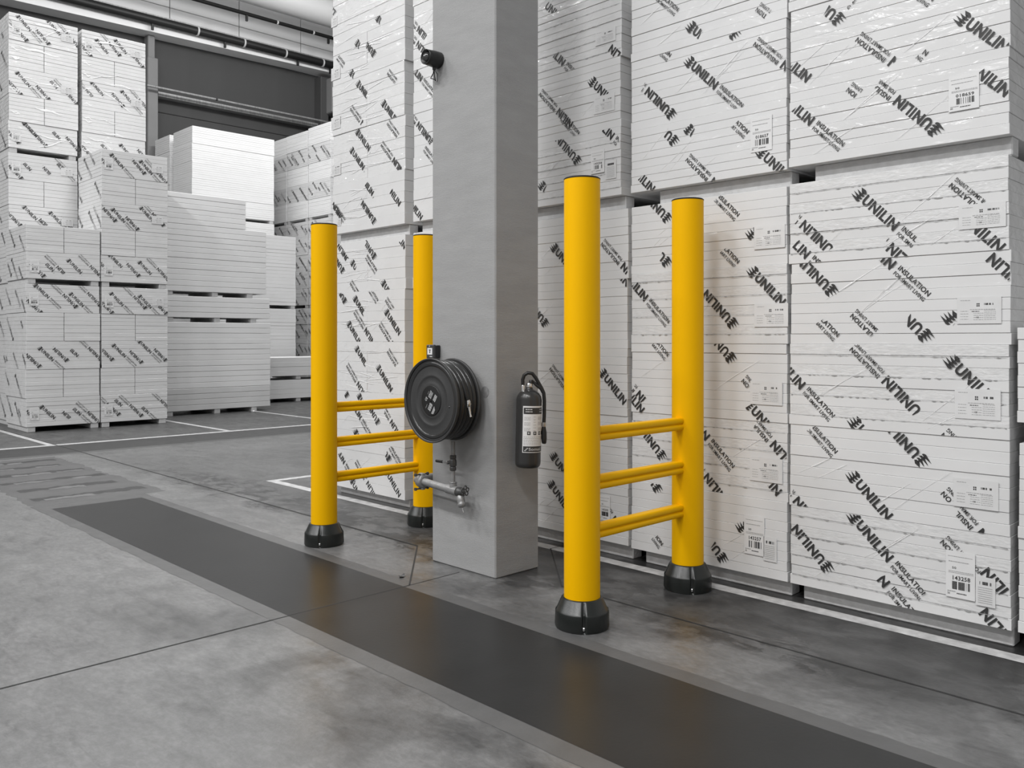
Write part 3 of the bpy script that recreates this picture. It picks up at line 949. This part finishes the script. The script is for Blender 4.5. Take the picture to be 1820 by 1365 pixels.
# ---------------------------------------------------------------- the long row of packs
GRP = 'wrapped packs in the row behind the column'
P5 = [.459] * 5
row_stack('A', 1.832, 1.135, [(.092, [.452, .466, .462, .460, .461], 8, ['crimp', 'plain', 'crimp', 'plain', 'crimp']), (2.490, [.426, .472, .46], 8, 'plain')],
          'rightmost complete stack', GRP, br0=(.05, .125))
row_stack('B', 2.985, 1.125, [(.092, [.460, .458, .461, .465, .449], 8, ['plain', 'crimp', 'plain', 'crimp', 'plain']), (2.482, [.416, .464, .46], 8, 'plain')],
          'stack behind the rear right yellow post', GRP, br0=(.075, .19))
row_stack('C', 4.14, 1.12, [(.100, [.440, .435, .460, .475, .475], 8, ['dull', 'dull', 'dull', 'plain', 'plain']), (2.484, [.468, .48, .46, .46], 9, ['crimp', 'plain', 'crimp', 'plain'])],
          'stack just right of the concrete column', GRP, y_off=(0, .058), br0=(.03, .0))
row_stack('D', 6.625, 1.15, [(.075, [.46, .47, .47, .47, .48], 5, ['plain', 'half2', 'half', 'half2', 'half2']), (2.520, [.483, .480, .484, .490, .48], 5, ['half2', 'half', 'half', 'half2', 'film'])],
          'stack between the left yellow posts', GRP)
row_stack('E', 5.36, 1.13, [(.075, [.46, .47, .47, .47, .48], 5, 'plain'), (2.520, [.465, .472, .472, .468, .48], 5, 'plain')],
          'stack half hidden left of the column', GRP)
row_stack('F', .66, 1.13, [(.092, [.455, .455], 8, 'plain'), (1.100, [.455], 8, 'plain')], 'low stack cut off at the right edge', GRP)

# ---------------------------------------------------------------- stacks across the far aisle, fronts look to -Y
def rand_prints(rg, w, h, n):
    out = []
    for k in range(n):
        kind = 'N' if k % 2 else 'F'
        x = -w / 2 + (k + rg.uniform(.1, .8)) * w / n
        if kind == 'N':
            out.append((x - .12, h * rg.uniform(.65, 1.0), kind, -.05 if rg.random() < .7 else .12, .55 if rg.random() < .6 else .3))
        else:
            out.append((x + .12, h * rg.uniform(.0, .35), kind, -.05 if rg.random() < .7 else .12, .55 if rg.random() < .6 else .3))
    return out

def far_stack(xc, yf, w, d, tiers, desc, group, kinds, nb=7, bearer_w=.12, labels=True, jitter=.006, rot=0.0, lows='lower', printed='printed'):
    """tiers: list of (z of the foot, number of packs, pack height)"""
    names = {0: 'lower', 1: 'middle', 2: 'upper'}
    for ti, (zb, n, h) in enumerate(tiers):
        z = zb
        for i in range(n):
            kind = kinds[ti][i]
            rg = random.Random(int(xc * 100) * 7 + int(yf * 10) * 3 + ti * 17 + i)
            br = []
            if i == 0:
                br = [(-w / 2 + .02, -w / 2 + .02 + bearer_w, .01, d - .02, -.085, 0), (w / 2 - .02 - bearer_w, w / 2 - .02, .01, d - .02, -.085, 0)]
                if w > 1.8:
                    br.append((-bearer_w / 2 - .02, bearer_w / 2 - .02, .01, d - .02, -.085, 0))
            pr, sp, lb, folds, halves = [], [], [], [], False
            mk = 'board_b'
            if kind == 'print':
                pr = rand_prints(rg, w, h, 5)
                sp = rand_prints(rg, d, h, 3)
                if labels and i in (0, n - 1):
                    lb = [('bar', '%06d' % rg.randint(18000, 19000), -w / 2 + .12, h * .45, .14, .2)] if rg.random() < .8 else []
                if labels and i and rg.random() < .6:
                    lb.append(('dec', '', w / 2 - .18, h * .5, .2, .14))
            elif kind == 'plain':
                halves = True
                sp = rand_prints(rg, d, h, 2)
            elif kind == 'white':
                mk = 'board_plain'
            elif kind == 'speck':
                mk = 'board'
                pr = rand_prints(rg, w, h, 5)
            if kind in ('plain', 'print') and ti == 2:
                mk = 'board_film'
                for q in range(2):
                    x0 = rg.uniform(-w / 2 + .03, -.1)
                    folds.append((x0, rg.choice((.04, h - .1, h * .6)), x0 + rg.uniform(.3, .7), rg.choice((.02, h - .14, h * .5)), rg.uniform(.016, .04)))
                for q in range(2):
                    x0 = -w / 2 + .02
                    zz = rg.uniform(.06, h - .1)
                    folds.append((x0, zz, x0 + .15, zz - .03, .03))
            word = ORD[i] if n > 1 else 'only'
            look = {'print': 'printed white', 'plain': 'unprinted split', 'white': 'plain white', 'speck': 'speckled print'}[kind]
            tw = ('lower', 'upper')[ti] + ' tier, ' if len(tiers) == 2 else names[ti] + ' tier, '
            p = pack('%s pack, %s in the %s%s' % (look, word, tw, desc), group,
                     (xc + rg.uniform(-jitter, jitter), yf + rg.uniform(-jitter, jitter), z), rot + rg.uniform(-.003, .003), w, h - .002, d, nb,
                     halves, mk, pr, lb, br, False, 0, folds, True, False, sp, i + ti)
            z += h

FG = 'packs stacked across the far aisle'
Kp = ['print', 'plain', 'print', 'plain', 'print']
far_stack(4.565, 15.2, 1.125, 1.16, [(.085, 5, .461), (2.475, 2, .435)], 'front left corner stack', FG, [Kp, ['print', 'plain']])
far_stack(5.715, 15.2, 1.125, 1.16, [(.085, 5, .461), (2.475, 5, .452)], 'stepped stack beside the left corner stack', FG, [Kp, Kp])
far_stack(4.66, 16.6, 1.115, 2.2, [(.085, 5, .461), (2.475, 5, .451), (4.815, 5, .467)], 'tall rear stack at far left', FG, [Kp, Kp, Kp])
far_stack(5.86, 16.6, 1.145, 2.2, [(.085, 5, .461), (2.475, 5, .451), (4.815, 5, .467)], 'tall rear stack behind the stepped stack', FG, [Kp, Kp, Kp])

# wide white boards, told apart one by one
def board_stack(xc, yf, w, d, z, n, t, label, bearers=True, mk='board_plain', jit=.004):
    br = [(-w / 2 + .30, -w / 2 + .42, .01, d - .05, -.09, 0), (.02, .14, .01, d - .05, -.09, 0), (w / 2 - .42, w / 2 - .30, .01, d - .05, -.09, 0)] if bearers else []
    return pack(label, 'unprinted white board packs beside the left stacks', (xc, yf, z), 0, w, n * t - .002, d, n, (), mk, (), (), br, True)
L2 = 'in the wide white stack'
board_stack(7.75, 16.5, 2.49, 1.2, .085, 4, .110, 'plain white board pack, lowest ' + L2, True, 'board_b')
board_stack(7.752, 16.5, 2.49, 1.2, .525, 4, .110, 'plain white board pack, second up ' + L2, False)
board_stack(7.75, 16.5, 2.49, 1.2, .965, 4, .110, 'plain white board pack, third up ' + L2, False)
board_stack(7.75, 16.5, 2.49, 1.2, 1.405, 4, .108, 'plain white board pack, fourth up under the gap ' + L2, False)
board_stack(7.745, 16.5, 2.47, 1.2, 1.927, 4, .106, 'thin white board pack between two dark gaps ' + L2)
board_stack(7.70, 16.5, 2.40, 1.2, 2.441, 4, .110, 'plain white board pack above the upper dark gap ' + L2)
board_stack(7.70, 16.5, 2.40, 1.2, 2.881, 4, .110, 'plain white board pack, last but two from top ' + L2, False)
board_stack(7.70, 16.5, 2.40, 1.2, 3.321, 4, .110, 'plain white board pack, last but one from top ' + L2, False)
board_stack(7.47, 16.5, 1.94, 1.2, 3.763, 6, .102, 'narrower plain white board pack topping the wide white stack', False)

far_stack(10.44, 20.0, 2.40, 1.2, [(.085, 5, .44), (2.373, 4, .45)], 'bright stack before the brightest one', FG, [['white'] * 5, ['white'] * 4], 5)
far_stack(10.92, 22.0, 2.38, 1.2, [(.085, 5, .46), (2.473, 5, .455), (4.836, 5, .46)], 'brightest high white stack', FG, [['white'] * 5] * 3, 8)
far_stack(10.92, 23.42, 2.38, 1.0, [(.085, 5, .46), (2.473, 5, .455), (4.836, 5, .46)], 'stack hidden behind the brightest one', FG, [['white'] * 5] * 3, 8)
far_stack(10.75, 18.3, 2.6, 1.2, [(.085, 1, .44), (.62, 1, .44)], 'low stack beyond the left yellow post', FG, [['white'], ['white']], 4)
for k, (yc, dsc) in enumerate(((20.9, 'speckled far stack nearest the column'), (22.1, 'middle speckled far stack'), (23.28, 'deepest speckled far stack'))):
    for_t = [(.085, 5, .46), (2.475, 5, .4795), (4.96, 5, .50 + .008 * (k == 0))]
    far_stack(12.9, yc, 1.15, 1.2, for_t, dsc, FG, [['speck'] * 5, ['speck'] * 5, ['white', 'speck', 'white', 'speck', 'white']], 10, .12, False, .01, RX)

# ---------------------------------------------------------------- fittings on the column
CX = 3.655      # face of the column that looks to -X
CY = 3.88       # face of the column that looks to -Y

# fire hose reel
reel = thing('fire_hose_reel', 'dark round fire hose reel mounted on the concrete column', 'hose reel', (CX, 4.222, 1.11))
R = .268
q = MB()
q.lathe([(.255, -.238), (.264, -.250), (R, -.246), (R, -.236), (.262, -.228), (.256, -.233), (.246, -.236), (.236, -.232), (.170, -.232), (.163, -.236), (.155, -.236),
         (.150, -.231), (.118, -.231), (.112, -.235), (.098, -.235), (.002, -.235)], (0, 0, 0), 'X', 72, True, False)
q.build('front_disc', M['reel'], reel)
q = MB()
q.lathe([(.0965, -.2355), (.0965, -.2385), (.093, -.2395), (.002, -.2395)], (0, 0, 0), 'X', 48, True, True)
hub = q.build('hub_plate', M['black'], reel)
hub['label'] = 'black centre label'
q = MB()
def hub_mark(u0, u1, v0, v1, ang=math.radians(58)):
    c, s = math.cos(ang), math.sin(ang)
    pts = []
    for u, v in ((u0, v0), (u1, v0), (u1, v1), (u0, v1)):
        a, b2 = u * c - v * s, u * s + v * c
        pts.append((-.2402, -a, b2))     # seen from -X, right is -Y
    q.add(pts, [(0, 1, 2, 3)])
def hub_text(s_, u0, u1, v0, v1, ang=math.radians(58)):
    c, s = math.cos(ang), math.sin(ang)
    v, f = text_poly(s_, u0, u1, v0, v1, .02, 2)
    q.add([(-.2402, -(a * c - b2 * s), a * s + b2 * c) for a, b2 in v], f)
rg = random.Random(5)
hub_text('CE', -.030, -.004, .034, .052)
for k in range(4):
    hub_mark(-.066 + k * .002, -.012 - .004 * k, -.050 - k * .005, -.047 - k * .005)
for k in range(5):
    v = -.030 + k * .006
    u = -.062
    while u < -.012:
        w_ = rg.uniform(.006, .016)
        hub_mark(u, min(u + w_, -.012), v, v + .004)
        u += w_ + .003
for k in range(4):
    v = .006 + k * .008
    u = .008
    while u < .052:
        w_ = rg.uniform(.005, .014)
        hub_mark(u, min(u + w_, .055), v, v + .0045)
        u += w_ + .003
for k in range(3):
    hub_mark(.014, .058, -.020 - k * .009, -.015 - k * .009)
hub_mark(.016, .04, .046, .0475)
hub_mark(-.07, -.04, .016, .0175)
m_ = MB()
m_.lathe([(.010, -.2400), (.010, -.2412), (.002, -.2415)], (0, 0, 0), 'X', 20)
m_.build('hub_screw', M['cap'], hub)
q.build('hub_print', M['white_ink'], hub)
q = MB()
q.lathe([(.002, -.055), (.256, -.055), (.264, -.052), (.266, -.060), (.262, -.068), (.255, -.066), (.002, -.066)], (0, 0, 0), 'X', 72, True, False)
q.build('back_disc', M['reel'], reel)
q = MB()
for k in range(5):
    q.torus((-.085 - k * .0335, 0, 0), .232 + (.003 if k in (1, 3) else 0), .0205, 'X', 64, 12)
q.lathe([(.212, -.068), (.212, -.224)], (0, 0, 0), 'X', 48, True, True)
q.build('hose_coil', M['hose'], reel)
q = MB()
q.lathe([(.05, -.056), (.05, -.01), (.09, -.01), (.09, 0.0)], (0, 0, 0), 'X', 32, False, True)
q.build('wall_mount', M['reel'], reel)
# the loose end: grip, valve body, jet, lever
nz_ = MB()
nz_.tube([(-.165, -.215, .125), (-.162, -.232, .090), (-.155, -.246, .040), (-.150, -.252, .012)], [.0185, .019, .018, .016], 14)
grip = nz_.build('nozzle_grip', M['black'], reel)
nz_ = MB()
nz_.tube([(-.150, -.252, .014), (-.149, -.254, .002), (-.148, -.256, -.030), (-.147, -.258, -.034)], [.012, .0165, .0165, .010], 14)
nz_.tube([(-.147, -.258, -.030), (-.143, -.264, -.070), (-.141, -.266, -.084), (-.1405, -.267, -.092)], [.011, .008, .008, .0105], 14)
nz_.torus((-.148, -.256, -.012), .0165, .003, 'Z', 20, 8)
noz = nz_.build('nozzle', M['chrome'], reel)
nz_ = MB()
nz_.tube([(-.165, -.245, -.014), (-.200, -.205, -.024), (-.222, -.178, -.030)], .0035, 8)
nz_.build('nozzle_lever', M['chrome'], noz)
nz_ = MB()
nz_.tube([(-.219, -.182, -.029), (-.226, -.172, -.032), (-.231, -.166, -.033)], [.007, .009, .006], 10)
nz_.build('lever_knob', M['black'], noz)

# pipework under the reel
pw = thing('water_supply_pipe', 'galvanised pipe with valves feeding the hose reel at the column', 'pipe', (CX, 4.19, .53))
q = MB()
q.tube([(-.09, -.01, .04), (-.09, -.01, .10), (-.09, -.01, .20), (-.09, -.008, .311)], .0135, 16)
q.build('riser', M['pipe'], pw)
q = MB()
q.tube([(-.09, .30, .020), (-.09, .16, .010), (-.09, .0, 0)], .0245, 20)
q.build('main_pipe', M['pipe'], pw)
q = MB()
q.tube([(-.09, .045, .003), (-.09, -.055, -.003)], .030, 20)
q.tube([(-.09, -.01, .0), (-.09, -.01, .052)], [.024, .022], 18)
q.torus((-.09, -.01, .050), .020, .0045, 'Z', 24, 8)
q.build('tee', M['pipe'], pw)
# grooved coupling and elbow round the column's corner
q = MB()
q.lathe([(.030, .285), (.041, .288), (.043, .300), (.043, .322), (.041, .334), (.030, .337)], (-.09, 0, .020), 'Y', 28, True, True)
q.box(-.104, -.076, .290, .332, .058, .074, .003)
q.box(-.104, -.076, .290, .332, -.036, -.018, .003)
q.build('coupling', M['pipe'], pw)
q = MB()
for z in (.066, -.028):
    q.tube([(-.145, .311, z), (-.04, .311, z)], .0055, 8)
    q.lathe([(.011, -.150), (.011, -.138)], (0, .311, z), 'X', 6, False)
    q.lathe([(.011, -.048), (.011, -.036)], (0, .311, z), 'X', 6, False)
q.build('coupling_bolts', M['fitting'], pw)
q = MB()
pts = [(-.09, .330, .022)] + [(-.09 + .055 * (1 - math.cos(a)), .345 + .055 * math.sin(a), .022) for a in (0, .5, 1.0, PI / 2)] + [(.12, .40, .022), (.60, .40, .022)]
q.tube(pts, .0245, 16)
q.build('elbow_pipe', M['pipe'], pw)
# ball valve with black lever
q = MB()
q.lathe([(.018, .125), (.021, .128), (.021, .145), (.0175, .150), (.0225, .158), (.024, .175), (.0225, .192), (.0185, .200), (.021, .204), (.021, .222), (.018, .225)], (-.09, -.008, 0), 'Z', 8, False)
q.tube([(-.09, .0, .175), (-.105, .022, .175)], .010, 10)
val = q.build('ball_valve', M['fitting'], pw)
q = MB()
q.lathe([(.004, .016), (.012, .02), (.012, .03), (.006, .036)], (-.108, .0, .175), 'Y', 10, False)
q.box(-.112, -.104, .030, .075, .169, .181, .002)
q.build('valve_stem', M['pipe'], val)
q = MB()
q.box(-.115, -.101, .070, .145, .166, .184, .005)
q.build('lever_handle', M['black'], val)
# angle valve with hand wheel and capped outlet
q = MB()
q.lathe([(.026, -.058), (.031, -.062), (.031, -.078), (.026, -.085), (.022, -.100), (.012, -.104), (.009, -.125)], (-.09, 0, -.003), 'Y', 18, True)
dv = q.build('angle_valve', M['fitting'], pw)
q = MB()
hw = (-.092, -.128, .010)
for k in range(5):
    a = PI / 2 + 2 * PI * k / 5
    # lobed wheel: five small rings around the spindle, wheel axis along Y
    cx_, cz_ = hw[0] + .021 * math.cos(a), hw[2] + .021 * math.sin(a)
    pts = [(cx_ + .0115 * math.cos(t), hw[1], cz_ + .0115 * math.sin(t)) for t in [2 * PI * j / 12 for j in range(13)]]
    q.tube(pts, .0038, 6)
q.build('hand_wheel', M['fitting'], dv)
q = MB()
ax = Vector((-.09, -.075, -.02))
dr = Vector((-.12, -.42, -.9)).normalized()
P = lambda s_: tuple(ax + dr * s_)
q.tube([P(0), P(.012), P(.02), P(.045), P(.052), P(.060), P(.066), P(.078), P(.084)], [.020, .022, .026, .026, .022, .027, .027, .024, .012], 18)
q.build('outlet', M['pipe'], dv)
q = MB()
q.tube([P(.084), P(.094), tuple(ax + dr * .11 + Vector((0, -.004, -.004)))], .0022, 6)
q.build('outlet_chain', M['steel'], dv)
# bracket holding the main pipe to the column
q = MB()
q.box(-.07, 0, .10, .125, -.006, .012, .002)
q.build('pipe_bracket', M['fitting'], pw)

# manual call point above the reel
cp = thing('call_point', 'small dark alarm call box on the column above the hose reel', 'alarm box', (CX, 4.455, 1.37))
q = MB()
q.box(-.036, 0, -.040, .040, .004, .088, .004)
q.build('back_box', M['black'], cp)
q = MB()
q.box(-.060, -.036, -.039, .039, .0, .092, .005)
q.build('front_cover', M['grey_box'], cp)
q = MB()
q.box(-.0614, -.0600, -.026, .024, .026, .070)
pl = q.build('press_plate', M['paper'], cp)
q = MB()
q.add([(-.0618, .008, .056), (-.0618, -.012, .056), (-.0618, -.002, .046)], [(0, 1, 2)])
q.add([(-.0618, .010, .060), (-.0618, -.014, .060), (-.0618, -.014, .057), (-.0618, .010, .057)], [(0, 1, 2, 3)])
q.lathe([(.0055, -.0622), (.0055, -.0618)], (0, -.002, .042), 'X', 14, False)
q.build('plate_print', M['print'], pl)
q = MB()
q.lathe([(.004, -.0625), (.004, -.060)], (0, .002, .081), 'X', 12, False)
q.box(-.0606, -.06, -.026, .002, .010, .016)
q.build('indicator', M['white_ink'], cp)

# sounder high on the column
si = thing('alarm_sounder', 'small black alarm sounder with dome lens, high on the column', 'alarm', (CX, 4.43, 3.365))
q = MB()
def hood(r, h, t):
    return r
q.lathe([(.050, 0), (.054, -.004), (.054, -.055), (.050, -.095), (.0495, -.118), (.045, -.118), (.044, -.090), (.002, -.088)], (0, 0, 0), 'X', 40, True, True)
q.build('housing', M['black'], si)
q = MB()
q.lathe([(.034, -.088), (.033, -.100), (.027, -.114), (.016, -.124), (.002, -.128)], (0, .004, .002), 'X', 28, True, False)
q.build('dome_lens', M['lens'], si)
q = MB()
q.tube([(-.035, .01, -.050), (-.035, .01, -.066), (-.035, .01, -.070)], [.012, .012, .008], 12)
q.build('cable_gland', M['grey_box'], si)
q = MB()
q.tube([(-.035, .01, -.066), (-.034, .018, -.085), (-.03, .050, -.110), (-.03, .053, -.114)], .003, 6)
q.tube([(-.03, .053, -.114), (-.028, .030, -.122), (-.026, .012, -.132), (-.024, .008, -.136)], .003, 6)
q.tube([(-.024, .010, -.140), (-.03, .012, -.11), (-.035, .010, -.075)], .0032, 6)
q.tube([(-.035, .008, -.066), (-.022, -.010, -.10), (-.020, -.008, -.135), (-.010, .012, -.142)], .0022, 6)
q.build('loose_wire', M['cap'], si)

# fire extinguisher on the shaded face
EX = Vector((3.846, CY - .095, .69))
ex = thing('fire_extinguisher', 'dark fire extinguisher with white label hung on the column side', 'extinguisher', EX)
ex.rotation_euler = (0, math.radians(1.6), 0)
q = MB()
q.lathe([(.030, .004), (.062, .0), (.074, .008), (.0795, .022), (.0805, .035), (.0805, .425), (.0765, .448), (.064, .468), (.046, .482), (.030, .489), (.022, .494), (.022, .505)], (0, 0, 0), 'Z', 48)
q.build('cylinder', M['ext_body'], ex)
cam_a = math.atan2(-EX.y, -EX.x)
def wrap(b, s0, s1, z0, z1, r, n=10):
    vs = []
    for i in range(n + 1):
        a = cam_a + math.radians(s0 + (s1 - s0) * i / n)
        vs += [(r * math.cos(a), r * math.sin(a), z0), (r * math.cos(a), r * math.sin(a), z1)]
    b.add(vs, [(2 * i, 2 * i + 2, 2 * i + 3, 2 * i + 1) for i in range(n)], True)
def wrap_text(b, s_, a0, a1, z0, z1, r, bold=.015):
    v, f = text_poly(s_, a0, a1, z0, z1, bold, 3)
    b.add([(r * math.cos(cam_a + math.radians(a)), r * math.sin(cam_a + math.radians(a)), z) for a, z in v], f)
q = MB()
wrap(q, -27, 92, .100, .390, .0811, 24)
lab = q.build('instruction_label', M['paper'], ex)
q = MB()
wrap(q, -23.5, 92, .340, .380, .0815, 20)
rg = random.Random(9)
def wlines(b, a0, a1, z0, z1, n, th, r=.0815):
    for i in range(n):
        z = z0 + (z1 - z0) * i / max(1, n - 1)
        a = a0
        while a < a1:
            k = rg.uniform(4, 10)
            wrap(b, a, min(a + k, a1), z, z + th, r, 2)
            a += k + 2
q2 = MB()
for z in (.318, .285, .250):
    wlines(q2, -20, 8, z, z - .016, 3, .003)
    wlines(q2, 22, 34, z + .004, z - .014, 2, .0025)
    wlines(q2, 45, 70, z + .002, z - .012, 3, .003)
wlines(q2, -22, 75, .196, .148, 6, .003)
for a0 in (-6, 22, 48, 72):
    qq = MB()
    wrap(qq, a0, a0 + 15, .210, .232, .0816, 4)
    qq.build('label_pictogram', M['print'], lab)
q2.build('label_fine_print', M['print_grey'], lab)
q.build('label_band', M['print'], lab)
q = MB()
wrap(q, -23.5, 92, .104, .140, .0815, 20)
q.build('label_band', M['print'], lab)
q3 = MB()
wrap_text(q3, 'Somati', 2, 66, .113, .131, .0819)
for k in range(3):
    wrap(q3, -17 + k * 5, -11 + k * 5, .110 + .007 * k, .116 + .007 * k, .0819, 2)
wlines(q3, -14, 16, .366, .352, 2, .006, .0819)
wlines(q3, 55, 80, .366, .352, 2, .006, .0819)
for a0 in (-6, 22, 48):
    wrap(q3, a0 + 4, a0 + 10, .216, .227, .0820, 2)
q3.build('label_lettering', M['white_ink'], lab)
vd = lambda a, r, z: (r * math.cos(cam_a + math.radians(a)), r * math.sin(cam_a + math.radians(a)), z)
q = MB()
q.lathe([(.020, .500), (.022, .504), (.022, .528), (.018, .532)], (0, 0, 0), 'Z', 20)
a_, b_ = vd(-75, .048, .512), vd(-75, .030, .520)
q.tube([vd(-75, .040, .470), vd(-75, .042, .515), vd(-75, .042, .522)], [.013, .013, .009], 14)
q.build('valve_body', M['chrome'], ex)
q = MB()
q.tube([vd(60, .012, .530), vd(60, .012, .545), vd(60, .012, .552)], [.014, .014, .010], 12)
q.tube([vd(90, .014, .548), vd(90, .045, .520), vd(90, .075, .498), vd(90, .086, .470)], [.008, .011, .012, .008], 10)
q.build('trigger_handle', M['black'], ex)
q = MB()
pts = [vd(-75, .042, .518), vd(-75, .044, .552), vd(-70, .036, .580), vd(-40, .018, .596), vd(60, .020, .592), vd(85, .040, .565), vd(90, .060, .530), vd(92, .078, .500),
       vd(92, .092, .470), vd(92, .097, .42), vd(92, .098, .34), vd(92, .097, .29), vd(92, .096, .265)]
q.tube(pts, .0115, 12)
q.build('hose', M['black'], ex)
q = MB()
q.tube([vd(92, .096, .285), vd(92, .096, .262), vd(92, .096, .255)], [.015, .015, .012], 12)
q.build('hose_collar', M['steel'], ex)
q = MB()
q.tube([vd(92, .096, .258), vd(92, .097, .22), vd(91, .099, .18), vd(90, .100, .155), vd(90, .100, .150)], [.013, .019, .018, .015, .010], 12)
q.build('discharge_nozzle', M['black'], ex)
q = MB()
q.box(-.012, .012, .070, .094, .38, .44, .003)
q.build('wall_bracket', M['cap'], ex)

# scraps on the floor
lf = MB()
n = 10
top = [(-.035 + .07 * i / n, .020 * math.sin(PI * i / n) ** .8, .004 + .010 * math.sin(PI * i / n * 1.5) ** 2) for i in range(n + 1)]
mid = [(-.035 + .07 * i / n, .002 * math.sin(i), .003) for i in range(n + 1)]
low = [(-.035 + .07 * i / n, -.017 * math.sin(PI * i / n) ** .8, .004 + .008 * math.cos(PI * i / n) ** 2) for i in range(n + 1)]
vs = top + mid + low
lf.add(vs, [(i, i + 1, n + 2 + i, n + 1 + i) for i in range(n)] + [(n + 1 + i, n + 2 + i, 2 * n + 3 + i, 2 * n + 2 + i) for i in range(n)], True)
o = lf.build('dry_leaf', M['leaf'], None, (3.27, 4.33, 0.0), .5)
o['label'] = 'small dark dry leaf on the floor in front of the column'
o['category'] = 'leaf'
cr = MB()
cr.lathe([(.006, 0), (.022, .006), (.026, .020), (.018, .036), (.004, .042)], (0, 0, 0), 'Z', 9, False)
o = cr.build('foam_crumb', M['board_plain'], None, (8.46, 16.2, 0.0), .3)
o['label'] = 'small white foam crumb on the floor before the wide white stack'
o['category'] = 'crumb'
